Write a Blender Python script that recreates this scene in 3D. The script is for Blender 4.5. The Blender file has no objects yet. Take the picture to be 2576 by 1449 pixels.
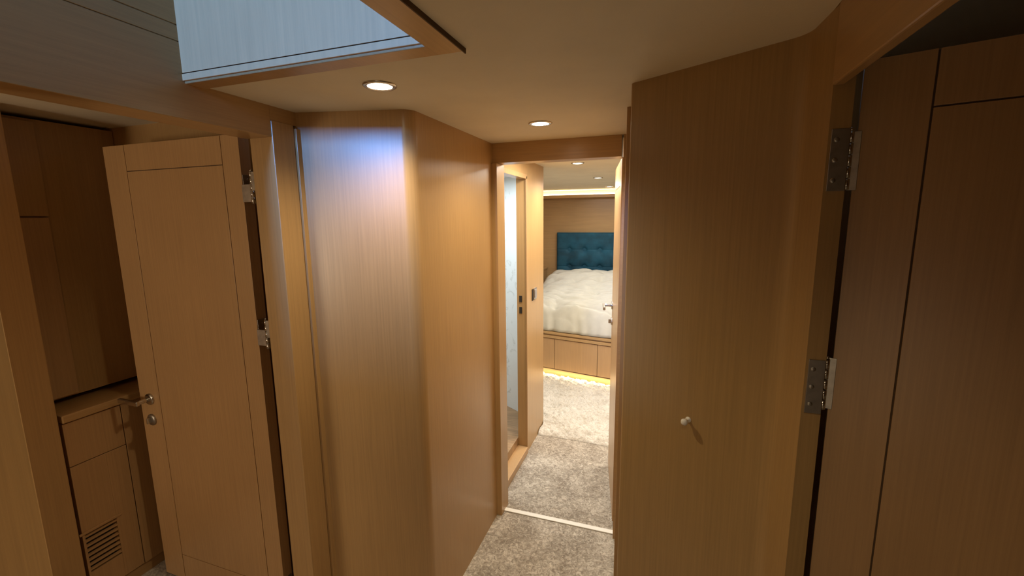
import bpy, bmesh, math, random
from mathutils import Vector, Matrix, noise
random.seed(4)
S = bpy.context.scene
COL = S.collection

# ------------------------------------------------------------------ camera
cam_d = bpy.data.cameras.new('camera')
cam_d.sensor_width = 36.0
cam_d.lens = 1100.0 / 2576.0 * 36.0
cam_d.clip_start = 0.02
cam = bpy.data.objects.new('camera', cam_d)
COL.objects.link(cam)
cam.matrix_world = Matrix(((0.946, -0.041, 0.322, 0.0),
                           (0.324, 0.152, -0.934, 0.0),
                           (-0.010, 0.988, 0.157, 1.55),
                           (0, 0, 0, 1)))
S.camera = cam

# ------------------------------------------------------------------ world + exposure
W = bpy.data.worlds.new('World'); S.world = W; W.use_nodes = True
bg = W.node_tree.nodes['Background']
bg.inputs[0].default_value = (0.42, 0.62, 1.0, 1)
bg.inputs[1].default_value = 1.0
S.view_settings.view_transform = 'Standard'
S.view_settings.look = 'None'
S.view_settings.gamma = 1.0
S.view_settings.use_curve_mapping = False
S.view_settings.exposure = 0.75

H = 1.895          # ceiling height
BC = 1.90          # bedroom ceiling height

def light(name, kind, loc, power, color, size=0.1, size_y=None, rot=(0, 0, 0), spot=None, blend=0.5, spread=None):
    d = bpy.data.lights.new(name, kind); d.energy = power; d.color = color
    if kind == 'AREA':
        d.shape = 'RECTANGLE' if size_y else 'SQUARE'
        d.size = size
        if size_y: d.size_y = size_y
        if spread: d.spread = spread
    else:
        d.shadow_soft_size = size
    if kind == 'SPOT':
        d.spot_size = spot; d.spot_blend = blend
    o = bpy.data.objects.new(name, d); COL.objects.link(o)
    o.location = loc; o.rotation_euler = rot
    return o

R = math.radians
WARM = (1.0, 0.80, 0.50)
NEUT = (1.0, 0.92, 0.80)
# daylight entering the raised deckhouse window behind the stair opening
light('deckhouse_daylight', 'AREA', (-1.0, -2.9, 2.58), 100, (0.13, 0.37, 1.0), 0.30, 0.6, rot=(R(83), 0, 0))
light('cabin_fill', 'AREA', (-2.0, -1.3, 1.15), 7.5, (1.0, 0.80, 0.56), 0.6, 0.5, rot=(R(98), 0, 0))  # added fill for the left cabin ceiling and door, source unseen
light('lobby_lamp_overhead', 'SPOT', (0.02, 0.18, 1.88), 5.5, WARM, 0.035, spot=R(128), blend=0.7)
light('lobby_lamp_behind', 'SPOT', (-0.15, -0.95, 1.88), 13, WARM, 0.035, spot=R(128), blend=0.7)
light('lobby_aft_fill', 'AREA', (0.0, -1.55, 1.0), 1.8, (1.0, 0.82, 0.56), 0.7, 1.4, rot=(R(112), 0, 0))  # added fill lifting the lobby ceiling, no doorway in the back wall
light('washroom_light', 'AREA', (-1.25, 2.55, 1.82), 6, (0.80, 0.93, 1.0), 0.4, 0.4)
light('bedroom_light', 'AREA', (-0.75, 4.7, 1.885), 6, (0.97, 0.97, 1.0), 0.6, 0.6)
light('bedroom_side_fill', 'AREA', (0.35, 2.9, 1.885), 17, NEUT, 0.6, 0.6)  # added fill, out of view, brightens the partition and rug
light('passage_fill', 'AREA', (-0.48, 2.36, 1.89), 6, NEUT, 0.25, 0.25)  # added fill hidden behind the lintel, brightens the passage carpet
light('bed_cove_light', 'AREA', (-0.9, 5.66, 1.865), 4.5, (1.0, 0.80, 0.5), 1.9, 0.03, rot=(R(125), 0, 0))
light('under_bed_light', 'AREA', (-0.75, 3.987, 0.080), 2.4, (1.0, 0.80, 0.48), 1.2, 0.03, rot=(R(-25), 0, R(-11)))

# ------------------------------------------------------------------ materials
def new_mat(name):
    m = bpy.data.materials.new(name); m.use_nodes = True
    nt = m.node_tree; b = nt.nodes['Principled BSDF']
    return m, nt, b
def N(nt, t, **kw):
    n = nt.nodes.new(t)
    for k, v in kw.items():
        if k in n.inputs.keys() if hasattr(n.inputs, 'keys') else False: n.inputs[k].default_value = v
        else: setattr(n, k, v)
    return n
def L(nt, a, b): nt.links.new(a, b)
def ramp(nt, stops):
    r = nt.nodes.new('ShaderNodeValToRGB')
    e = r.color_ramp.elements
    e[0].position, e[0].color = stops[0][0], (*stops[0][1], 1)
    e[1].position, e[1].color = stops[-1][0], (*stops[-1][1], 1)
    for p, c in stops[1:-1]:
        x = e.new(p); x.color = (*c, 1)
    return r

def wood(name, base, rough=0.36, scale=(85, 85, 1.4), contrast=0.11, coat=0.25, bump=0.04):
    m, nt, b = new_mat(name)
    tc = N(nt, 'ShaderNodeTexCoord')
    mp = N(nt, 'ShaderNodeMapping'); mp.inputs['Scale'].default_value = scale
    L(nt, tc.outputs['Object'], mp.inputs[0])
    n1 = N(nt, 'ShaderNodeTexNoise'); n1.inputs['Scale'].default_value = 2.2; n1.inputs['Detail'].default_value = 8; n1.inputs['Roughness'].default_value = 0.65
    L(nt, mp.outputs[0], n1.inputs[0])
    n2 = N(nt, 'ShaderNodeTexNoise'); n2.inputs['Scale'].default_value = 2.5; n2.inputs['Detail'].default_value = 3
    L(nt, tc.outputs['Object'], n2.inputs[0])
    lo = tuple(c * (1 - contrast) for c in base); hi = tuple(min(1, c * (1 + contrast)) for c in base)
    r = ramp(nt, [(0.3, lo), (0.5, base), (0.72, hi)])
    L(nt, n1.outputs['Fac'], r.inputs[0])
    mx = N(nt, 'ShaderNodeMix', data_type='RGBA', blend_type='MULTIPLY'); mx.inputs[0].default_value = 0.25
    L(nt, r.outputs[0], mx.inputs[6])
    r2 = ramp(nt, [(0.3, (0.75, 0.72, 0.68)), (0.7, (1.1, 1.1, 1.1))])
    L(nt, n2.outputs['Fac'], r2.inputs[0]); L(nt, r2.outputs[0], mx.inputs[7])
    L(nt, mx.outputs[2], b.inputs['Base Color'])
    b.inputs['Roughness'].default_value = rough
    b.inputs['Coat Weight'].default_value = coat
    b.inputs['Coat Roughness'].default_value = 0.28
    bp = N(nt, 'ShaderNodeBump'); bp.inputs['Strength'].default_value = bump; bp.inputs['Distance'].default_value = 0.002
    L(nt, n1.outputs['Fac'], bp.inputs['Height']); L(nt, bp.outputs[0], b.inputs['Normal'])
    return m
BASE = (0.46, 0.286, 0.122)
M = {}
M['wood'] = wood('veneer', BASE)
M['wood_h'] = wood('veneer_crosswise', BASE, scale=(1.6, 1.6, 55))
M['wood_y'] = wood('veneer_lengthwise', BASE, scale=(55, 1.6, 55))
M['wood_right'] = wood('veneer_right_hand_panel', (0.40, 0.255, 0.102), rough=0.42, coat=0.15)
M['door'] = wood('door_veneer', (0.48, 0.295, 0.138))
M['groove'] = wood('groove_wood', (0.10, 0.055, 0.025), rough=0.7, coat=0)
M['teak'] = wood('teak_floor', (0.36, 0.22, 0.11), scale=(3, 30, 3), contrast=0.35)
M['pale'] = wood('veneer_daylit_tint', (0.84, 0.54, 0.27), rough=0.45, scale=(40, 40, 1.5), contrast=0.07)  # same veneer, lightened in colour to read as strongly daylit

def plain(name, col, rough=0.5, metal=0.0, bump=0, bscale=200, var=0.0, vscale=6):
    m, nt, b = new_mat(name)
    b.inputs['Base Color'].default_value = (*col, 1); b.inputs['Roughness'].default_value = rough; b.inputs['Metallic'].default_value = metal
    tc = N(nt, 'ShaderNodeTexCoord')
    if var:
        n = N(nt, 'ShaderNodeTexNoise'); n.inputs['Scale'].default_value = vscale; n.inputs['Detail'].default_value = 5
        L(nt, tc.outputs['Object'], n.inputs[0])
        r = ramp(nt, [(0.3, tuple(c * (1 - var) for c in col)), (0.7, tuple(min(1, c * (1 + var)) for c in col))])
        L(nt, n.outputs['Fac'], r.inputs[0]); L(nt, r.outputs[0], b.inputs['Base Color'])
    if bump:
        n = N(nt, 'ShaderNodeTexNoise'); n.inputs['Scale'].default_value = bscale; n.inputs['Detail'].default_value = 4
        L(nt, tc.outputs['Object'], n.inputs[0])
        bp = N(nt, 'ShaderNodeBump'); bp.inputs['Strength'].default_value = bump; bp.inputs['Distance'].default_value = 0.002
        L(nt, n.outputs['Fac'], bp.inputs['Height']); L(nt, bp.outputs[0], b.inputs['Normal'])
    return m
M['ceil'] = plain('ceiling_fabric', (0.78, 0.72, 0.57), 0.8, bump=0.15, bscale=350, var=0.04)
M['ceil_white'] = plain('washroom_ceiling', (0.75, 0.77, 0.78), 0.5, var=0.02)
M['chrome'] = plain('brushed_chrome', (0.62, 0.60, 0.57), 0.22, 1.0, var=0.05, vscale=40)
M['steel'] = plain('dull_steel', (0.42, 0.40, 0.37), 0.38, 1.0, var=0.15, vscale=60)
M['dark'] = plain('dark_recess', (0.025, 0.018, 0.012), 0.8, var=0.1)
M['white_trim'] = plain('white_threshold', (0.78, 0.76, 0.70), 0.5, var=0.05)
M['plastic'] = plain('grey_plastic', (0.30, 0.27, 0.25), 0.4, var=0.05)
M['velvet'] = plain('teal_velvet', (0.005, 0.066, 0.112), 0.75, bump=0.3, bscale=120, var=0.35, vscale=9)
M['velvet'].node_tree.nodes['Principled BSDF'].inputs['Sheen Weight'].default_value = 0.2
M['velvet'].node_tree.nodes['Principled BSDF'].inputs['Sheen Tint'].default_value = (0.1, 0.45, 0.7, 1)
M['duvet'] = plain('cream_cotton', (0.60, 0.585, 0.50), 0.85, bump=0.2, bscale=260, var=0.05, vscale=14)
M['mattress'] = plain('mattress_ticking', (0.62, 0.60, 0.55), 0.9, var=0.03)

def carpet(name, lo, mid, hi, s=150, strength=0.9):
    m, nt, b = new_mat(name)
    tc = N(nt, 'ShaderNodeTexCoord')
    n0 = N(nt, 'ShaderNodeTexNoise'); n0.inputs['Scale'].default_value = 7; n0.inputs['Detail'].default_value = 3; n0.inputs['Distortion'].default_value = 0.6
    n1 = N(nt, 'ShaderNodeTexNoise'); n1.inputs['Scale'].default_value = s; n1.inputs['Detail'].default_value = 6; n1.inputs['Roughness'].default_value = 0.7; n1.inputs['Distortion'].default_value = 1.2
    L(nt, tc.outputs['Object'], n0.inputs[0]); L(nt, tc.outputs['Object'], n1.inputs[0])
    ma = N(nt, 'ShaderNodeMath', operation='MULTIPLY_ADD'); ma.inputs[1].default_value = 0.25; L(nt, n0.outputs['Fac'], ma.inputs[0])
    mb = N(nt, 'ShaderNodeMath', operation='MULTIPLY'); mb.inputs[1].default_value = 0.75; L(nt, n1.outputs['Fac'], mb.inputs[0]); L(nt, mb.outputs[0], ma.inputs[2])
    r = ramp(nt, [(0.40, lo), (0.5, mid), (0.60, hi)]); L(nt, ma.outputs[0], r.inputs[0])
    L(nt, r.outputs[0], b.inputs['Base Color']); b.inputs['Roughness'].default_value = 0.95
    b.inputs['Sheen Weight'].default_value = 0.3
    bp = N(nt, 'ShaderNodeBump'); bp.inputs['Strength'].default_value = strength; bp.inputs['Distance'].default_value = 0.008
    L(nt, n1.outputs['Fac'], bp.inputs['Height']); L(nt, bp.outputs[0], b.inputs['Normal'])
    return m
M['carpet'] = carpet('beige_carpet', (0.22, 0.18, 0.135), (0.38, 0.33, 0.265), (0.62, 0.56, 0.47), s=55)
M['rug'] = carpet('cream_shag', (0.56, 0.51, 0.43), (0.76, 0.72, 0.64), (0.88, 0.85, 0.78), s=90)

def emit(name, col, st):
    m, nt, b = new_mat(name)
    b.inputs['Base Color'].default_value = (*col, 1)
    b.inputs['Emission Color'].default_value = (*col, 1); b.inputs['Emission Strength'].default_value = st
    return m
M['lamp'] = emit('lit_lamp_lens', (1.0, 0.90, 0.68), 14)
M['lamp_dim'] = emit('lit_lamp_lens_far', (1.0, 0.90, 0.72), 5)
M['led'] = emit('led_tape_glow', (1.0, 0.83, 0.45), 5)

m, nt, b = new_mat('white_marble_panel')
tc = N(nt, 'ShaderNodeTexCoord')
n1 = N(nt, 'ShaderNodeTexNoise'); n1.inputs['Scale'].default_value = 9; n1.inputs['Detail'].default_value = 7; n1.inputs['Distortion'].default_value = 1.6
L(nt, tc.outputs['Object'], n1.inputs[0])
r = ramp(nt, [(0.0, (0.80, 0.83, 0.83)), (0.60, (0.78, 0.81, 0.81)), (0.655, (0.62, 0.64, 0.62)), (0.70, (0.76, 0.79, 0.79)), (1.0, (0.8, 0.83, 0.83))])
L(nt, n1.outputs['Fac'], r.inputs[0]); L(nt, r.outputs[0], b.inputs['Base Color']); b.inputs['Roughness'].default_value = 0.25
M['marble'] = m

# ------------------------------------------------------------------ mesh helpers
class MB:
    def __init__(s): s.v = []; s.f = []; s.sm = []
    def add(s, vs, fs, smooth=False):
        o = len(s.v); s.v += [Vector(v) for v in vs]
        s.f += [tuple(i + o for i in f) for f in fs]; s.sm += [smooth] * len(fs)
        return s
    def box(s, x0, x1, y0, y1, z0, z1, mat=None):
        if x0 > x1: x0, x1 = x1, x0
        if y0 > y1: y0, y1 = y1, y0
        vs = [Vector((x, y, z)) for z in (z0, z1) for x, y in ((x0, y0), (x1, y0), (x1, y1), (x0, y1))]
        if mat: vs = [mat @ v for v in vs]
        return s.add(vs, [(3, 2, 1, 0), (4, 5, 6, 7), (0, 1, 5, 4), (1, 2, 6, 5), (2, 3, 7, 6), (3, 0, 4, 7)])
    def prism(s, poly, z0, z1, smooth=False):
        n = len(poly)
        vs = [(x, y, z0) for x, y in poly] + [(x, y, z1) for x, y in poly]
        s.add(vs, [tuple(reversed(range(n))), tuple(range(n, 2 * n))])
        s.add(vs, [(i, (i + 1) % n, (i + 1) % n + n, i + n) for i in range(n)], smooth)
        return s
    def cyl(s, a, b, r0, r1=None, n=24, smooth=True):
        a = Vector(a); b = Vector(b); r1 = r0 if r1 is None else r1
        d = (b - a).normalized(); u = d.orthogonal().normalized(); w = d.cross(u)
        vs = [a + r0 * (math.cos(t) * u + math.sin(t) * w) for t in [2 * math.pi * i / n for i in range(n)]]
        vs += [b + r1 * (math.cos(t) * u + math.sin(t) * w) for t in [2 * math.pi * i / n for i in range(n)]]
        s.add(vs, [(i, (i + 1) % n, (i + 1) % n + n, i + n) for i in range(n)], smooth)
        s.add(vs, [tuple(reversed(range(n))), tuple(range(n, 2 * n))])
        return s
    def lathe(s, c, axis, prof, n=32):
        """prof: list of (distance along axis, radius)"""
        c = Vector(c); d = Vector(axis).normalized(); u = d.orthogonal().normalized(); w = d.cross(u)
        vs = []
        for h, r in prof:
            for i in range(n):
                t = 2 * math.pi * i / n
                vs.append(c + d * h + r * (math.cos(t) * u + math.sin(t) * w))
        fs = []
        for k in range(len(prof) - 1):
            for i in range(n):
                j = (i + 1) % n
                fs.append((k * n + i, k * n + j, (k + 1) * n + j, (k + 1) * n + i))
        s.add(vs, fs, True)
        s.add(vs[:n], [tuple(reversed(range(n)))]); s.add(vs[-n:], [tuple(range(n))])
        return s
    def build(s, name, mat, parent=None, origin=(0, 0, 0), bevel=0.0, shade=None, rotz=0.0):
        me = bpy.data.meshes.new(name)
        off = Vector((0, 0, 0)) if parent is not None else Vector(origin)
        me.from_pydata([v - off for v in s.v], [], s.f)
        for p, q in zip(me.polygons, s.sm): p.use_smooth = q
        me.materials.append(mat)
        o = bpy.data.objects.new(name, me); COL.objects.link(o)
        bm = bmesh.new(); bm.from_mesh(me)
        bmesh.ops.remove_doubles(bm, verts=bm.verts, dist=1e-6)
        bmesh.ops.recalc_face_normals(bm, faces=bm.faces); bm.to_mesh(me); bm.free()
        if parent is not None: o.parent = parent
        else:
            o.location = origin; o.rotation_euler = (0, 0, rotz)
        if bevel:
            md = o.modifiers.new('Bevel', 'BEVEL'); md.width = bevel; md.segments = 2; md.limit_method = 'ANGLE'; md.angle_limit = R(40)
        return o
def tag(o, label=None, cat=None, group=None, kind=None):
    if label: o['label'] = label
    if cat: o['category'] = cat
    if group: o['group'] = group
    if kind: o['kind'] = kind
    return o
def struct(o, label, cat): return tag(o, label, cat, kind='structure')
def empty(name, loc, rz=0.0):
    o = bpy.data.objects.new(name, None); COL.objects.link(o); o.location = loc; o.rotation_euler = (0, 0, rz)
    o.empty_display_size = 0.05
    return o

# ================================================================== STRUCTURE
XL, XR = -1.14, 0.26           # the lobby's two side partitions
HX0, HX1, HY0, HY1 = -1.14, -0.464, -0.85, 0.829   # stair opening in the ceiling

# floor
f = MB().box(-3.0, 1.8, -1.6, 6.0, -0.05, 0.0)
struct(f.build('floor', M['carpet']), 'mottled beige-grey deep pile carpet running from the lobby through the passage', 'carpet')

# lobby ceiling with the stair opening cut out
c = MB()
c.box(XL, XR, HY1, 2.05, H, H + 0.03); c.box(HX1, XR, -1.6, HY1, H, H + 0.03); c.box(XL, HX1, -1.6, HY0, H, H + 0.03)
struct(c.build('ceiling', M['ceil']), 'smooth cream padded ceiling of the lobby with two round downlights', 'ceiling')

# stair opening trim (mitred, proud of the ceiling)
t = MB()
zt0, zt1 = H - 0.006, H + 0.03
t.prism([(HX0 + 0.0, HY1), (HX1, HY1), (HX1 + 0.064, HY1 + 0.05), (HX0 + 0.0, HY1 + 0.05)], zt0, zt1)
t.prism([(HX1, HY1), (HX1, HY0), (HX1 + 0.064, HY0 - 0.05), (HX1 + 0.064, HY1 + 0.05)], zt0, zt1)
struct(t.build('trim_1', M['wood_y'], bevel=0.0015), 'flat brown wooden trim around the stair opening in the lobby ceiling', 'trim')
t = MB().box(HX1 + 0.064, HX1 + 0.0665, HY0, HY1 + 0.052, H - 0.010, H + 0.01)  # dark strip standing in for the open gap beside the trim
struct(t.build('trim_2', M['groove']), 'thin dark strip standing for the gap along the right side of the stair opening trim', 'trim')

# deckhouse above the opening
w = MB().box(XL, HX1 - 0.001, HY1 - 0.003, HY1 + 0.05, H + 0.0185, 3.0).box(HX1 + 0.002, 1.6, HY1, HY1 + 0.05, H + 0.031, 3.0)
o = struct(w.build('wall_stairwell', M['pale']), 'pale daylit veneer wall seen up through the stair opening', 'wall')
b_ = MB().box(XL, HX1 - 0.001, HY1 - 0.005, HY1 + 0.004, H + 0.0, H + 0.0155).build('baseboard_stairwell', M['pale'], bevel=0.0008)
struct(b_, 'narrow pale ledge strip below the dark joint of the stairwell wall', 'baseboard')
struct(MB().box(XL, HX1 - 0.001, HY1 - 0.001, HY1 + 0.05, H + 0.0155, H + 0.0175).build('trim_3', M['dark']), 'thin dark joint line along the foot of the pale stairwell wall', 'trim')
dh = MB()
dh.box(-1.24, XL, -3.0, HY1, 2.25, 3.0); dh.box(1.6, 1.65, -3.0, HY1, H, 3.0)
dh.box(-1.24, 1.65, -3.0, HY1 + 0.05, 3.0, 3.05)
dh.box(-1.24, 1.65, -3.05, -3.0, H, 2.22); dh.box(-1.24, 1.65, -3.05, -3.0, 2.98, 3.05)
dh.box(-0.55, 1.65, -3.05, -3.0, 2.22, 2.98)
struct(dh.build('wall_deckhouse', M['wood']), 'wooden walls of the deckhouse above the stair opening', 'wall')
struct(MB().box(HX1 + 0.07, 1.6, -3.0, HY1, H + 0.03, H + 0.06).box(XL, HX1 + 0.07, -3.0, HY0 - 0.06, H + 0.03, H + 0.06).build('floor_deckhouse', M['teak']), 'deckhouse sole above the lobby ceiling', 'floor')

# left partition: header + posts, extends up beside the stairs
w = MB()
w.box(XL - 0.10, XL, 0.349, 1.077, 1.803, 1.984)                 # header over the left cabin opening
w.box(XL - 0.10, XL, 1.0771, 1.188, 1.852, 1.984)
w.box(XL - 0.10, XL, -1.6, 1.077, 1.9865, 2.022)                # board above
w.box(XL - 0.10, XL, -1.6, 1.077, 2.0245, 2.25)
w.box(XL - 0.097, XL - 0.003, -1.6, 1.077, 1.98, 2.03)
w.box(XL - 0.10, XL, -1.6, 0.349, 0, 1.984)
struct(w.build('wall_left', M['wood_y'], bevel=0.0012), 'dark wooden header board over the left cabin opening', 'wall')
t = MB().box(XL - 0.089, XL + 0.004, 1.077, 1.162, 0, 1.852)
struct(t.build('trim_4', M['wood'], bevel=0.002), 'wooden door post between the left cabin door and the wardrobe panel', 'trim')
t = MB().box(XL - 0.10, XL + 0.002, 0.35, 0.437, 0, 1.803)
struct(t.build('trim_6', M['wood'], bevel=0.002), 'near wooden post of the left cabin opening at the lower left edge', 'trim')

# curved wardrobe bulkhead between the two openings
P0 = Vector((-1.165, 1.172)); P1 = Vector((-0.77, 1.272))
def fillet(a, b, c, r, n=10):
    a, b, c = Vector(a), Vector(b), Vector(c)
    u = (a - b).normalized(); v = (c - b).normalized()
    ang = u.angle(v); d = r / math.tan(ang / 2)
    p, q = b + u * d, b + v * d
    ctr = b + (u + v).normalized() * (r / math.sin(ang / 2))
    a0 = math.atan2((p - ctr).y, (p - ctr).x); a1 = math.atan2((q - ctr).y, (q - ctr).x)
    da = (a1 - a0 + math.pi) % (2 * math.pi) - math.pi
    return [(ctr.x + r * math.cos(a0 + da * i / n), ctr.y + r * math.sin(a0 + da * i / n)) for i in range(n + 1)]
poly = [tuple(P0)] + fillet(P0, P1, (-0.77, 1.99), 0.045) + [(-0.77, 1.99), (-1.165, 1.99)]
w = MB()
n = len(poly); vs = [(x, y, 0) for x, y in poly] + [(x, y, H + 0.02) for x, y in poly]
w.add(vs, [(i, (i + 1) % n, (i + 1) % n + n, i + n) for i in range(n)], True)
o = struct(w.build('wall_wardrobe', M['wood']), 'tall rounded veneer bulkhead panel left of the passage doorway', 'wall')
md = o.modifiers.new('Edge', 'EDGE_SPLIT'); md.split_angle = R(25)
struct(MB().box(XL - 0.02, XL + 0.012, 1.1635, 1.19, 0, 1.842).build('trim_7', M['wood'], bevel=0.001), 'narrow wooden strip at the left edge of the wardrobe panel', 'trim')

# end wall with the bedroom doorway
w = MB()
w.box(-1.3, -0.765, 1.97, 2.05, 0, H + 0.02)
w.box(-0.765, -0.18, 1.97, 2.05, 1.806, H + 0.02)
w.box(-0.172, 0.9, 1.97, 2.05, 0, H + 0.02)
struct(w.build('wall_end', M['wood_h']), 'end wall of the lobby with lintel over the bedroom doorway', 'wall')
t = MB()
t.box(-0.79, -0.743, 1.957, 2.06, 0, 1.805)
struct(t.build('trim_8', M['wood'], bevel=0.002), 'left wooden jamb of the bedroom doorway', 'trim')
struct(MB().prism([(-0.1235, 1.50), (-0.169, 2.06), (-0.13, 2.06), (-0.10, 1.50)], 0, H + 0.02).build('trim_9', M['groove' if False else 'wood'], bevel=0.0015), 'narrow right jamb of the bedroom doorway', 'trim')
struct(MB().box(-0.748, -0.165, 1.995, 2.022, 0.0, 0.006).build('trim_10', M['white_trim'], bevel=0.002), 'thin white threshold strip across the carpet in the doorway', 'trim')

# right bulkhead, diagonal, easing into the right partition
A = Vector((-0.093, 1.249)); B = Vector((0.255, 1.045))
poly = [(-0.105, 1.52)] + fillet((-0.105, 1.52), A, B, 0.012, 6) + fillet(A, B, (0.255, 0.92), 0.055, 8) + [(0.262, 0.918)]
poly += [(0.294, 0.918), (0.294, 1.10), (0.06, 1.52)]
n = len(poly); vs = [(x, y, 0) for x, y in poly] + [(x, y, H + 0.02) for x, y in poly]
w = MB(); w.add(vs, [(i, (i + 1) % n, (i + 1) % n + n, i + n) for i in range(n)], True)
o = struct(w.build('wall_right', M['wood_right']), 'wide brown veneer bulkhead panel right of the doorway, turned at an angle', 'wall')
md = o.modifiers.new('Edge', 'EDGE_SPLIT'); md.split_angle = R(28)

# header over the right cabin opening, lower edge swept up to the post
w = MB()
pr = [(0.918, 1.766), (-0.35, 1.760), (-0.35, H + 0.02), (0.918, H + 0.02)]
n = len(pr); vs = [(XR, y, z) for y, z in pr] + [(XR + 0.018, y, z) for y, z in pr]
w.add(vs, [tuple(range(n)), tuple(reversed(range(n, 2 * n)))]); w.add(vs, [(i, i + n, (i + 1) % n + n, (i + 1) % n) for i in range(n)])
w.box(XR, XR + 0.05, -1.6, -0.35, 0, H + 0.02)
struct(w.build('wall_right_header', M['wood_y'], bevel=0.003), 'brown header board over the right cabin opening', 'wall')
struct(MB().box(-1.24, 0.31, -1.66, -1.6, 0, H + 0.03).build('wall_back', M['wood']), 'veneer wall closing the lobby behind the viewer', 'wall')

# right cabin shell
w = MB(); w.box(1.75, 1.8, -1.6, 2.0, 0, 1.95); w.box(0.30, 1.8, 1.45, 1.5, 0, 1.95); w.box(0.31, 1.8, -1.65, -1.6, 0, 1.95)
struct(w.build('wall_right_cabin', M['wood']), 'unlit veneer walls of the right cabin', 'wall')
struct(MB().box(0.30, 1.8, -1.6, 1.5, 1.95, 1.98).build('ceiling_right_cabin', M['ceil']), 'dark unlit ceiling of the right cabin', 'ceiling')

# left cabin shell
w = MB(); w.box(-2.80, -2.75, -1.6, 1.35, 0, 2.0); w.box(-2.75, -1.165, 1.30, 1.35, 0, 2.0); w.box(-2.75, -1.24, -1.65, -1.6, 0, 2.0)
struct(w.build('wall_left_cabin', M['wood']), 'shadowed brown veneer walls of the left cabin', 'wall')
struct(MB().box(-2.8, XL - 0.10, -1.6, 1.30, 1.95, 1.98).build('ceiling_left_cabin', M['ceil']), 'pale cream ceiling of the left cabin under the header', 'ceiling')

# washroom partition (opening without its door), sill, trim
w = MB(); x0, x1 = -0.862, -0.80
w.box(x0, x1, 2.05, 2.13, 0, H + 0.01); w.box(x0, x1, 2.60, 3.02, 0, H + 0.01); w.box(x0, x1, 2.13, 2.60, 1.80, H + 0.01)
w.box(x0, x1, 2.13, 2.60, 0, 0.035)
struct(w.build('wall_washroom', M['wood']), 'veneer partition between passage and washroom with open doorway', 'wall')
t = MB(); x0, x1 = -0.80, -0.793
t.box(x0, x1, 2.112, 2.135, 0.03, 1.80); t.box(x0, x1, 2.592, 2.607, 0.03, 1.80); t.box(x0 - 0.05, x1, 2.112, 2.607, 1.785, 1.812)
struct(t.build('trim_11', M['door'], bevel=0.001), 'slim wooden frame around the washroom doorway', 'trim')
struct(MB().box(-0.90, -0.792, 2.10, 2.60, 0.0, 0.045).build('trim_12', M['door'], bevel=0.003), 'pale wooden sill of the washroom doorway', 'trim')
for zc in (1.045, 0.972):
    o = MB().box(-0.846, -0.828, 2.5965, 2.5995, zc - 0.021, zc + 0.021).build('strike_plate', M['dark'], origin=(-0.837, 2.599, zc - 0.021), bevel=0.001)
    tag(o, ('upper' if zc > 1 else 'lower') + ' dark latch slot let into the washroom door jamb', 'latch plate', 'latch slots in the washroom jamb')
# marble wall on the slant
d = Vector((0.85, -0.53, 0)).normalized()
p = Vector((-1.126, 3.064, 0))
mm = Matrix.Translation(p) @ Matrix(((d.x, -d.y, 0, 0), (d.y, d.x, 0, 0), (0, 0, 1, 0), (0, 0, 0, 1)))
struct(MB().box(-1.03, 0.315, 0.0, 0.04, 0.0, BC + 0.03, mm).build('wall_marble', M['marble']), 'bright white marble-patterned wall panel inside the washroom', 'wall')
struct(MB().box(-2.0, -1.95, 2.05, 3.6, 0.1, 1.84).box(-2.0, -1.165, 1.995, 2.05, 0, 1.84).build('wall_washroom_side', M['marble']), 'white side walls of the washroom', 'wall')
WP = [(-2.0, 2.05), (-0.862, 2.05), (-0.862, 2.899), (-2.0, 3.609)]
struct(MB().prism(WP, 0.0, 0.10).build('floor_washroom', M['teak']), 'brown wooden washroom sole beyond the sill', 'floor')
struct(MB().prism(WP, 1.84, 1.87).build('ceiling_washroom', M['ceil_white']), 'white washroom ceiling', 'ceiling')

# bedroom shell
w = MB(); w.box(-2.0, 1.5, 5.80, 5.85, 0, BC + 0.05)
struct(w.build('wall_bedroom_head', M['wood_h']), 'warm brown veneer wall behind the blue headboard', 'wall')
w = MB(); w.box(-2.05, -2.0, 2.0, 5.85, 0, BC + 0.05); w.box(1.2, 1.25, 2.05, 5.85, 0, BC + 0.05)
struct(w.build('wall_bedroom_side', M['wood']), 'veneer side walls of the bedroom', 'wall')
for k, (y0, y1) in enumerate(((2.05, 3.527), (3.532, 4.51), (4.515, 5.80))):
    struct(MB().box(-2.0, 1.2, y0, y1, BC, BC + 0.03).build('ceiling_bedroom', M['ceil'], bevel=0.004),
           ('bedroom ceiling panel just beyond the doorway', 'bedroom ceiling panel in the middle of the room', 'bedroom ceiling panel nearest the headboard')[k], 'ceiling panel')
struct(MB().box(-2.0, 1.2, 2.05, 5.8, BC + 0.03, BC + 0.05).build('ceiling_backing', M['dark']), 'dark backing above the bedroom ceiling panel joints', 'ceiling')
# cove ledge under the ceiling
struct(MB().box(-2.0, 1.2, 5.62, 5.80, 1.800, 1.812).box(-2.0, 1.2, 5.62, 5.635, 1.812, 1.838).build('trim_13', M['wood_h'], bevel=0.003), 'narrow wooden cove ledge above the headboard', 'trim')

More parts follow.
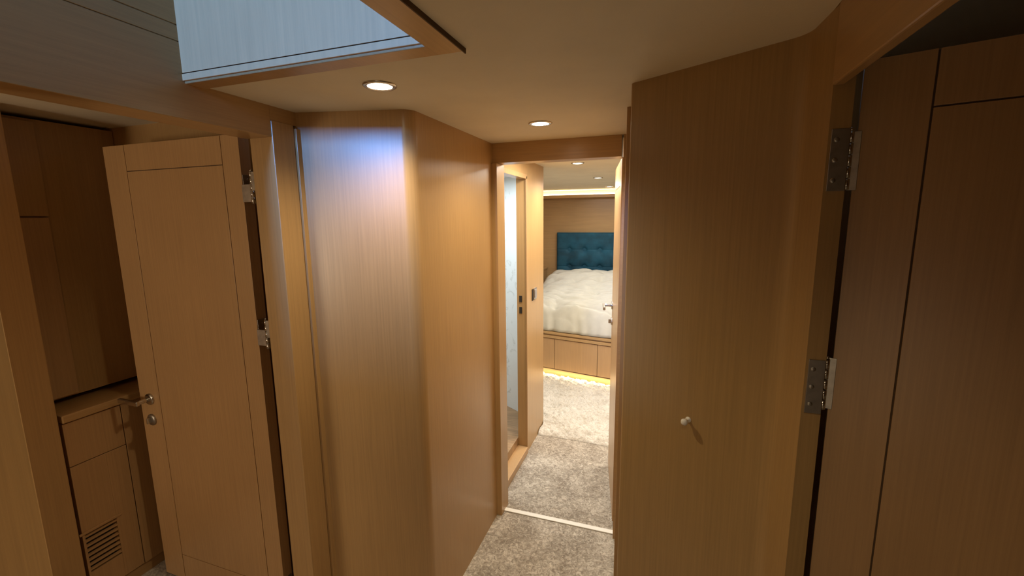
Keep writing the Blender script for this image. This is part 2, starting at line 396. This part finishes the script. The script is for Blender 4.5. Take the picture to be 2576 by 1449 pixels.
# ================================================================== DOORS
def door_leaf(name, Wd, Ht, th, stile_l, stile_r, rail_top, mat, loc, rz, label, sgn=1, rail_bot=0.12, flip=False):
    """local frame: hinge edge at x=0, leaf along +x*sgn, front face y=0, thickness to +y (or -y when flip)"""
    g = 0.0014; dp = 0.004; ys = -1 if flip else 1
    m = MB()
    def bx(a, b, z0, z1): m.box(min(sgn * a, sgn * b), max(sgn * a, sgn * b), 0, ys * dp, z0, z1)
    bx(0, stile_r - g, 0, Ht); bx(Wd - stile_l + g, Wd, 0, Ht)
    bx(stile_r + g, Wd - stile_l - g, Ht - rail_top + g, Ht)
    bx(stile_r + g, Wd - stile_l - g, rail_bot + g, Ht - rail_top - g)
    bx(stile_r + g, Wd - stile_l - g, 0, rail_bot - g)
    m.box(min(0, sgn * Wd), max(0, sgn * Wd), ys * dp, ys * th, 0, Ht)
    o = m.build(name, mat, origin=(0, 0, 0), bevel=0.0006)
    o.location = loc; o.rotation_euler = (0, 0, rz)
    struct(o, label, 'door')
    # dark shadow filler at the bottom of the grooves
    k = MB()
    k.box(sgn * (stile_r - g), sgn * (stile_r + g), ys * (dp - 0.0004), ys * (dp + 0.001), 0.001, Ht - 0.001)
    k.box(sgn * (Wd - stile_l - g), sgn * (Wd - stile_l + g), ys * (dp - 0.0004), ys * (dp + 0.001), 0.001, Ht - 0.001)
    k.box(sgn * stile_r, sgn * (Wd - stile_l), ys * (dp - 0.0004), ys * (dp + 0.001), Ht - rail_top - g, Ht - rail_top + g)
    k.build('groove', M['groove'], o)
    return o
def hinge(parent, x, z, y=0.0, sx=1, leafw=0.028, h=0.095):
    m = MB()
    for i in range(5):
        m.cyl((x, y, z - h / 2 + i * h / 5 + 0.0008), (x, y, z - h / 2 + (i + 1) * h / 5 - 0.0008), 0.0055, n=14)
    m.cyl((x, y, z + h / 2), (x, y, z + h / 2 + 0.005), 0.0040, 0.0025, n=12)
    k = m.build('hinge', M['chrome'], parent)
    a = MB().box(x, x + sx * leafw, y - 0.001, y + 0.0015, z - h / 2, z + h / 2)
    for zz in (-0.3, 0, 0.3): a.lathe((x + sx * leafw * 0.6, y - 0.001, z + zz * h), (0, -1, 0), [(0, 0.0042), (0.001, 0.0036), (0.0014, 0.001)], 12)
    a.build('hinge_plate', M['steel'], k, bevel=0.0005)
    return k

# --- left cabin door, standing open into the left cabin
dl = door_leaf('door_1', 0.690, 1.815, 0.040, 0.120, 0.080, 0.095, M['door'], (-1.330, 1.12, 0.018), math.radians(-0.3),
               'open veneer cabin door with lever handle at the left', sgn=-1)
for zz in (1.640, 1.146, 0.12):
    k = MB(); bx_, by_ = 0.054, -0.010
    for i in range(5): k.cyl((bx_, by_, zz - 0.052 + i * 0.0208 + 0.001), (bx_, by_, zz - 0.052 + (i + 1) * 0.0208 - 0.001), 0.0062, n=16)
    k.cyl((bx_, by_, zz + 0.052), (bx_, by_, zz + 0.058), 0.0045, 0.002, 12)
    hk = k.build('hinge', M['chrome'], dl)
    a = MB().box(0.0003, 0.0025, 0.002, 0.034, zz - 0.045, zz + 0.045).box(0.0003, 0.050, -0.004, 0.0025, zz - 0.045, zz + 0.012).box(bx_, 0.105, -0.014, -0.011, zz - 0.01, zz + 0.05)
    for q in (-0.03, 0, 0.03): a.lathe((0.0025, 0.02, zz + q), (1, 0, 0), [(0, 0.0042), (0.001, 0.0036), (0.0014, 0.001)], 12)
    a.build('hinge_plate', M['steel'], hk, bevel=0.0005)
# handle
hx, hz = -0.628, 0.818
h = MB().lathe((hx, 0, hz), (0, -1, 0), [(0, 0.024), (0.005, 0.024), (0.0075, 0.022), (0.008, 0.012)], 32).build('handle_rose', M['chrome'], dl)
lv = MB().cyl((hx, -0.006, hz), (hx, -0.052, hz), 0.009, 0.009, 20)
lv.box(hx + 0.012, hx - 0.105, -0.058, -0.045, hz - 0.0095, hz + 0.0095)
lv.build('lever', M['chrome'], h, bevel=0.003)
lk = MB().lathe((hx - 0.004, 0, hz - 0.090), (0, -1, 0), [(0, 0.024), (0.005, 0.024), (0.0075, 0.0215), (0.0078, 0.010)], 32).build('lock_rose', M['steel'], dl)
MB().box(hx - 0.008, hx, -0.022, -0.007, hz - 0.102, hz - 0.078).build('thumb_turn', M['chrome'], lk, bevel=0.002)

# --- right cabin door, standing open into the right cabin
dr = door_leaf('door_2', 0.70, 1.79, 0.038, 0.105, 0.092, 0.088, M['door'], (0.313, 0.945, 0.018), math.radians(-17),
               'open veneer cabin door at the right edge, seen close up', sgn=1)
def right_hinge(z, bright):
    k = MB()
    for i in range(5): k.cyl((-0.009, -0.012, z - 0.05 + i * 0.02 + 0.001), (-0.009, -0.012, z - 0.05 + (i + 1) * 0.02 - 0.001), 0.0048, n=14)
    k.cyl((-0.009, -0.012, z + 0.05), (-0.009, -0.012, z + 0.056), 0.004, 0.002, 12)
    hk = k.build('hinge', M['chrome'], dr)
    a = MB().box(-0.008, 0.006, -0.003, -0.0005, z - 0.05, z + 0.05)
    # plate on the post face side
    a.build('hinge_plate', M['steel'], hk, bevel=0.0005)
    return hk
for z in (1.625, 1.216, 0.3): right_hinge(z, z > 1.4)
for z, nm in ((1.643, 'upper'), (1.234, 'lower')):
    a = MB().box(0.266, 0.293, 0.9150, 0.9175, z - 0.052, z + 0.052)
    for q in (-0.034, 0, 0.034): a.lathe((0.274, 0.915, z + q), (0, -1, 0), [(0, 0.0045), (0.0015, 0.004), (0.0018, 0.0012)], 14)
    o = a.build('hinge_plate', M['steel'], origin=(0.283, 0.9175, z - 0.052), bevel=0.0006)
    tag(o, nm + ' steel hinge plate screwed to the right cabin door post', 'hinge', 'hinge plates on the right door post')

# --- bedroom door, open into the bedroom against the right side
hd = Vector((-0.186, 2.07)); fd = Vector((-0.268, 2.60)); ang = math.atan2(fd.y - hd.y, fd.x - hd.x)
db = door_leaf('door_3', (fd - hd).length, 1.797, 0.036, 0.10, 0.10, 0.12, M['door'], (hd.x, hd.y, 0.018), ang,
               'glossy veneer bedroom door swung open beyond the right jamb', sgn=1, flip=True)
# front face of this leaf is local +y side (towards the passage, -x in world)
hx = (fd - hd).length - 0.065
h = MB().lathe((hx, 0, 1.03), (0, 1, 0), [(0, 0.024), (0.005, 0.024), (0.0075, 0.022), (0.008, 0.012)], 28).build('handle_rose', M['chrome'], db)
lv = MB().cyl((hx, 0.006, 1.03), (hx, 0.05, 1.03), 0.009, 0.009, 18).box(hx + 0.01, hx - 0.11, 0.044, 0.057, 1.0205, 1.0395)
lv.build('lever', M['chrome'], h, bevel=0.003)
lk = MB().lathe((hx, 0, 0.935), (0, 1, 0), [(0, 0.024), (0.005, 0.024), (0.0075, 0.021), (0.008, 0.010)], 28).build('lock_rose', M['chrome'], db)
MB().box(hx - 0.004, hx + 0.004, 0.007, 0.022, 0.923, 0.947).build('thumb_turn', M['chrome'], lk, bevel=0.002)

# ================================================================== THINGS
# downlights
def downlight(x, y, z, label, group, r=0.034, dim=False, power=10, color=WARM):
    root = empty('ceiling_downlight', (x, y, z)); tag(root, label, 'ceiling light', group)
    MB().lathe((0, 0, 0.002), (0, 0, -1), [(0, r * 1.28), (0.004, r * 1.28), (0.0065, r * 1.15), (0.0065, r * 0.98), (0.003, r * 0.9)], 40).build('trim_ring', M['chrome'], root)
    MB().lathe((0, 0, -0.0006), (0, 0, -1), [(0, r * 0.96), (0.002, r * 0.95), (0.0048, r * 0.6), (0.0055, r * 0.1)], 40).build('lamp_lens', M['lamp_dim' if dim else 'lamp'], root)
    light('downlight_beam', 'SPOT', (x, y, z - 0.012), power, color, 0.03, spot=R(150), blend=0.9)
downlight(-0.712, 1.030, H, 'round lit downlight nearest the stair opening', 'lobby downlights', power=15)
downlight(-0.443, 1.627, H, 'round lit downlight nearest the bedroom doorway lintel', 'lobby downlights', power=13)
downlight(-0.540, 2.90, BC, 'bedroom downlight just beyond the doorway lintel', 'bedroom downlights', power=26, color=NEUT, dim=True)
downlight(-0.565, 4.02, BC, 'bedroom downlight above the foot of the bed', 'bedroom downlights', power=6, color=NEUT, dim=True)
downlight(-0.600, 5.20, BC, 'farthest bedroom downlight, close to the glowing cove', 'bedroom downlights', power=6, color=NEUT, dim=True)

# LED tape in the cove
tag(MB().box(-1.95, 1.15, 5.66, 5.672, 1.8122, 1.852).build('led_strip', M['led'], origin=(-0.4, 5.666, 1.8122)), 'long glowing warm light strip in the cove above the headboard', 'light strip')

# light switch on the washroom partition
sw = empty('light_switch', (-0.80, 2.785, 1.052)); tag(sw, 'small square silver switch on the partition beside the washroom doorway', 'switch')
MB().box(0, 0.007, -0.028, 0.034, -0.038, 0.038).build('switch_plate', M['chrome'], sw, bevel=0.002)
MB().box(0.0065, 0.011, -0.016, 0.024, -0.026, 0.026).build('rocker', M['plastic'], sw, bevel=0.001)
o = MB().box(-0.80, -0.794, 2.722, 2.745, 1.012, 1.088).build('slot_plate', M['dark'], origin=(-0.80, 2.733, 1.012), bevel=0.001)
tag(o, 'narrow dark plate on the partition just left of the silver switch', 'plate')

# knob on the right bulkhead
n2 = Vector((-(B - A).y, (B - A).x)); n2 = -n2.normalized()
nn = Vector((n2.x, n2.y, 0)); kp = Vector((0.0815, 1.1467, 1.034)) 
kn = MB().lathe(kp, nn, [(-0.001, 0.0075), (0.002, 0.0075), (0.003, 0.0035), (0.014, 0.0035), (0.016, 0.0078), (0.022, 0.0088), (0.027, 0.006), (0.028, 0.002)], 24)
tag(kn.build('coat_hook', M['white_trim'], origin=tuple(kp)), 'tiny pale round peg on the right veneer bulkhead', 'hook')

# left cabin cabinets
FX = -2.12
CW = 0.62                                   # depth back to the hull side wall
cb = empty('base_cabinet', (FX, 1.105, 0)); tag(cb, 'low veneer cabinet with louvred vent and worktop, left of the open door', 'cabinet')
y0, y1 = 0.912 - 1.105, 1.298 - 1.105
ys = 1.103 - 1.105                          # where the cabinet door meets the stile
MB().box(-CW, -0.034, y0, y1, 0.05, 0.799).build('carcass', M['wood'], cb)
MB().box(-CW, -0.010, y0, y1, 0.0, 0.048).build('plinth', M['wood_y'], cb)
MB().box(-CW, 0.012, y0, y1, 0.801, 0.832).build('worktop', M['wood_y'], cb, bevel=0.004)
MB().box(-0.0335, 0, y0 + 0.002, ys - 0.0015, 0.6215, 0.796).build('drawer', M['door'], cb, bevel=0.0015)
MB().box(-0.0335, 0.0, ys + 0.0015, y1, 0.052, 0.798).build('stile', M['door'], cb, bevel=0.001)
dd = MB(); z0, z1 = 0.055, 0.6185; a0, a1 = y0 + 0.002, ys - 0.0015; g0, g1 = 0.922 - 1.105, 1.029 - 1.105; q0, q1 = 0.160, 0.326
dd.box(-0.0335, 0, a0, g0, z0, z1); dd.box(-0.0335, 0, g1, a1, z0, z1); dd.box(-0.0335, 0, g0, g1, z0, q0); dd.box(-0.0335, 0, g0, g1, q1, z1)
dr2 = dd.build('cabinet_door', M['door'], cb, bevel=0.001)
MB().box(-0.0333, -0.031, g0, g1, q0, q1).build('vent_backing', M['dark'], dr2)
v = MB()
NL = 8
for i in range(NL):
    zc = q0 + (i + 0.55) * (q1 - q0) / NL
    v.add([(-0.010, g0, zc + 0.000), (-0.001, g0, zc - 0.004), (-0.001, g1, zc - 0.004), (-0.010, g1, zc + 0.000),
           (-0.010, g0, zc + 0.005), (-0.001, g0, zc + 0.003), (-0.001, g1, zc + 0.003), (-0.010, g1, zc + 0.005)],
          [(3, 2, 1, 0), (4, 5, 6, 7), (0, 1, 5, 4), (1, 2, 6, 5), (2, 3, 7, 6), (3, 0, 4, 7)])
v.build('vent_louvre', M['door'], dr2)
MB().box(0.0, 0.0045, g0 - 0.018, g1 + 0.018, q1 + 0.004, q1 + 0.014).build('vent_lip', M['door'], dr2, bevel=0.001)

wc = empty('tall_cabinet', (FX, 0.65, 0)); tag(wc, 'tall plain veneer cupboard at far left, nearer than the worktop', 'cabinet')
MB().box(-CW, -0.006, -0.30, 0.252, 0, 1.945).build('carcass', M['wood'], wc, bevel=0.002)
MB().box(-0.0055, 0.010, -0.298, 0.251, 0.05, 1.94).build('cabinet_door', M['wood'], wc, bevel=0.003)
# upper cupboard over the worktop, set back
uc = empty('wall_cabinet', (FX - 0.12, 1.105, 0.836)); tag(uc, 'set-back veneer wall cupboard above the worktop, left of the open door', 'cabinet')
MB().box(-0.49, -0.014, -0.190, 0.192, 0.02, 1.10).build('carcass', M['wood'], uc)
MB().box(-0.0135, 0.004, -0.188, -0.070, 0.028, 0.735).build('cabinet_door', M['door'], uc, bevel=0.0025)
MB().box(-0.0135, 0.0015, -0.188, -0.066, 0.741, 1.09).build('upper_panel', M['wood'], uc, bevel=0.0025)

# ================================================================== BED
FA, FB = Vector((-1.55, 4.125)), Vector((0.05, 3.81))      # slanted foot line
def foot_y(x, off=0.0): return FA.y + (FB.y - FA.y) * (x - FA.x) / (FB.x - FA.x) + off
BX0, BX1, BY1 = -1.45, -0.05, 5.72
bed = empty('bed', (-0.75, 4.8, 0)); tag(bed, 'built-in veneer bed base with panelled foot and lit plinth', 'bed')
O = Vector((-0.75, 4.8))
def PL(pts): return [(x - O.x, y - O.y) for x, y in pts]
def foot_poly(off): return PL([(BX0 + max(off, 0), foot_y(BX0, off)), (BX1 - max(off, 0), foot_y(BX1, off)), (BX1 - max(off, 0), BY1), (BX0 + max(off, 0), BY1)])
MB().prism(foot_poly(0.055), 0.0, 0.085).build('plinth', M['wood_h'], bed)
MB().prism(foot_poly(0.006), 0.085, 0.40).build('carcass', M['groove'], bed)
MB().prism(foot_poly(-0.018), 0.402, 0.43).prism(foot_poly(-0.006), 0.43, 0.445).prism(foot_poly(-0.024), 0.445, 0.468).build('top_moulding', M['wood_h'], bed, bevel=0.003)
fd_ = (FB - FA).normalized(); fa = math.atan2(fd_.y, fd_.x)
for xa, xb in ((-1.45, -0.951), (-0.947, -0.527), (-0.523, -0.05)):
    ya, yb = foot_y(xa), foot_y(xb)
    pts = PL([(xa, ya - 0.006), (xb, yb - 0.006), (xb, yb + 0.008), (xa, ya + 0.008)])
    MB().prism(pts, 0.098, 0.395).build('foot_panel', M['door'], bed, bevel=0.0015)
MB().prism(PL([(BX0 + 0.14, foot_y(BX0, 0.22)), (BX1 - 0.14, foot_y(BX1, 0.22)), (BX1 - 0.14, 5.5), (BX0 + 0.14, 5.5)]), 0.469, 0.60).build('mattress', M['mattress'], bed, bevel=0.03)

# quilt: a thick closed body, tufted, falling over the foot and sides
NU, NV = 130, 190
def quilt_point(u, v):
    # u across 0..1, v along 0 (foot) .. 1 (head)
    x = BX0 - 0.02 + (BX1 - BX0 + 0.04) * u
    yf = foot_y(x, -0.015)
    y = yf + (5.60 - yf) * v
    eu = min(u, 1 - u) * (BX1 - BX0); ev = v * 1.7
    top = 0.745 + 0.05 * v + 0.10 * max(0, min(1, (v - 0.60) / 0.25)) ** 1.5
    cx = (u - 0.5) * 2
    top += 0.035 * (1 - cx * cx) - 0.03
    e = min(1, eu / 0.20); e = math.sqrt(max(0, 1 - (1 - e) ** 2)); 
    f_ = min(1, ev / 0.17); f_ = math.sqrt(max(0, 1 - (1 - f_) ** 2.2))
    base = 0.474
    z = base + (top - base) * min(e, 1) * min(f_, 1)
    # tufts
    sx, sy = 0.31, 0.27
    gx = (x + 0.97) / sx; gy = (y - 4.10) / sy
    dx = (gx - round(gx)) * sx; dy = (gy - round(gy)) * sy
    d2 = (dx * dx + dy * dy)
    tuft = math.exp(-d2 / 0.0009) * 0.030 + math.exp(-d2 / 0.008) * 0.030
    nz = noise.noise(Vector((x * 4, y * 11, 1))) * 0.020 + noise.noise(Vector((x * 9, y * 26, 5))) * 0.010
    rid = (1 - abs(noise.noise(Vector((x * 3.0, y * 9 + x * 2.0, 9))))) ** 6 * 0.020
    k = min(1, (z - base) / 0.1)
    z += (nz - tuft - rid) * k
    # vertical pleats near the foot
    if ev < 0.30:
        pl_ = noise.noise(Vector((x * 13 + ev * 6, ev * 2.0, 3)))
        z += pl_ * 0.034 * (1 - ev / 0.30) * k
        y += pl_ * 0.026 * (1 - ev / 0.30)
    return Vector((x, y, z))
q = MB(); vs = []; fs = []
for j in range(NV + 1):
    for i in range(NU + 1): 
        vv = (j / NV) ** 1.35
        vs.append(quilt_point(i / NU, vv))
for j in range(NV):
    for i in range(NU):
        a = j * (NU + 1) + i; fs.append((a, a + 1, a + NU + 2, a + NU + 1))
q.add(vs, fs, True)
# padded underside, following the top 22 mm lower
rim = [i for i in range(NU + 1)] + [j * (NU + 1) + NU for j in range(1, NV + 1)] + [NV * (NU + 1) + i for i in range(NU - 1, -1, -1)] + [j * (NU + 1) for j in range(NV - 1, 0, -1)]
cxy = Vector((-0.75, 4.85))
def inner(v):
    d = Vector((v.x, v.y)) - cxy
    return Vector((cxy.x + d.x * 0.965, cxy.y + d.y * 0.975, max(0.4735, v.z - 0.04)))
n_top = len(vs)
q.add([inner(v) for v in vs], [tuple(reversed(t)) for t in fs], True)
q.f += [(rim[i], rim[(i + 1) % len(rim)], n_top + rim[(i + 1) % len(rim)], n_top + rim[i]) for i in range(len(rim))]; q.sm += [True] * len(rim)
tag(q.build('quilt', M['duvet'], origin=(-0.75, 4.8, 0.47)), 'cream tufted quilt spread over the bed', 'quilt')

# headboard with buttons
hb = empty('headboard', (-0.77, 5.798, 0.475)); tag(hb, 'deep-buttoned teal blue velvet headboard on the bedroom wall', 'headboard')
hw0, hw1, hz0, hz1 = -0.566, 0.566, 0.0, 0.883
NUh, NVh = 150, 110; bt = []
for i in range(5):
    for zz in (0.661, 0.437, 0.213): bt.append((hw0 + 0.170 + i * 0.2, zz))
pts = []; fs = []
for j in range(NVh + 1):
    for i in range(NUh + 1):
        x = hw0 + (hw1 - hw0) * i / NUh; z = hz0 + (hz1 - hz0) * j / NVh
        e = min(x - hw0, hw1 - x, z - hz0 if True else 1, hz1 - z)
        th = 0.045 + 0.030 * math.sqrt(max(0, 1 - (1 - min(1, e / 0.03)) ** 2))
        for bx_, bz in bt:
            d2 = (x - bx_) ** 2 + (z - bz) ** 2
            th -= 0.026 * math.exp(-d2 / 0.0007) + 0.018 * math.exp(-d2 / 0.004)
        # stitched pull lines between buttons
        for bz in (0.661, 0.437, 0.213): th -= 0.006 * math.exp(-((z - bz) / 0.006) ** 2) if abs(x) < 0.56 else 0
        th += 0.004 * noise.noise(Vector((x * 9, z * 9, 2)))
        pts.append((x, -th, z))
for j in range(NVh):
    for i in range(NUh):
        a = j * (NUh + 1) + i; fs.append((a, a + 1, a + NUh + 2, a + NUh + 1))
g = MB().add(pts, fs, True)
g.box(hw0, hw1, -0.046, 0.0, hz0, hz1)
g.build('upholstery', M['velvet'], hb)
for bx_, bz in bt:
    MB().lathe((bx_, -0.035, bz), (0, -1, 0), [(0, 0.011), (0.004, 0.011), (0.008, 0.007), (0.009, 0.002)], 16).build('button', M['velvet'], hb)

# bedside cabinet
bs = empty('bedside_cabinet', (-1.66, 5.62, 0)); tag(bs, 'small brown bedside cabinet left of the headboard, half hidden', 'cabinet')
MB().box(-0.18, 0.175, -0.17, 0.175, 0.0, 0.86).build('carcass', M['wood'], bs, bevel=0.002)
MB().box(-0.19, 0.185, -0.185, 0.178, 0.862, 0.89).build('top', M['wood_h'], bs, bevel=0.004)
MB().box(-0.17, 0.165, -0.183, -0.171, 0.70, 0.855).build('drawer', M['door'], bs, bevel=0.002)

# shaggy rug
rg = MB(); NX, NY = 230, 300; vs = []; fs = []
for j in range(NY + 1):
    for i in range(NX + 1):
        a = i / NX; c_ = j / NY
        xl = -0.795 if c_ < 0.13 else -0.795 - 0.75 * min(1, (c_ - 0.13) / 0.35)
        x = xl + (0.5 - xl) * a
        yn = 2.84 + 0.02 * noise.noise(Vector((x * 3, 0, 0))) - 0.05 * (x + 0.3)
        y = yn + (foot_y(x, 0.03) - yn) * c_
        e = min(1, c_ * 1.1 / 0.03, (1 - c_) * 1.1 / 0.02 + 0.2)
        p_ = Vector((x, y, 0)) + 0.02 * noise.noise_vector(Vector((x * 14, y * 14, 3)))
        n_ = noise.noise(Vector((p_.x * 24, p_.y * 36, 0))) * 0.020 + noise.noise(Vector((p_.x * 55, p_.y * 80, 7))) * 0.014
        vs.append(Vector((x, y, 0.0015 + (0.024 + n_) * math.sqrt(max(0, e)))))
for j in range(NY):
    for i in range(NX):
        a = j * (NX + 1) + i; fs.append((a, a + 1, a + NX + 2, a + NX + 1))
rg.add(vs, fs, True)
tag(rg.build('shag_rug', M['rug'], origin=(0.0, 3.4, 0.0)), 'cream shaggy carpet rug in front of the bed', 'rug')
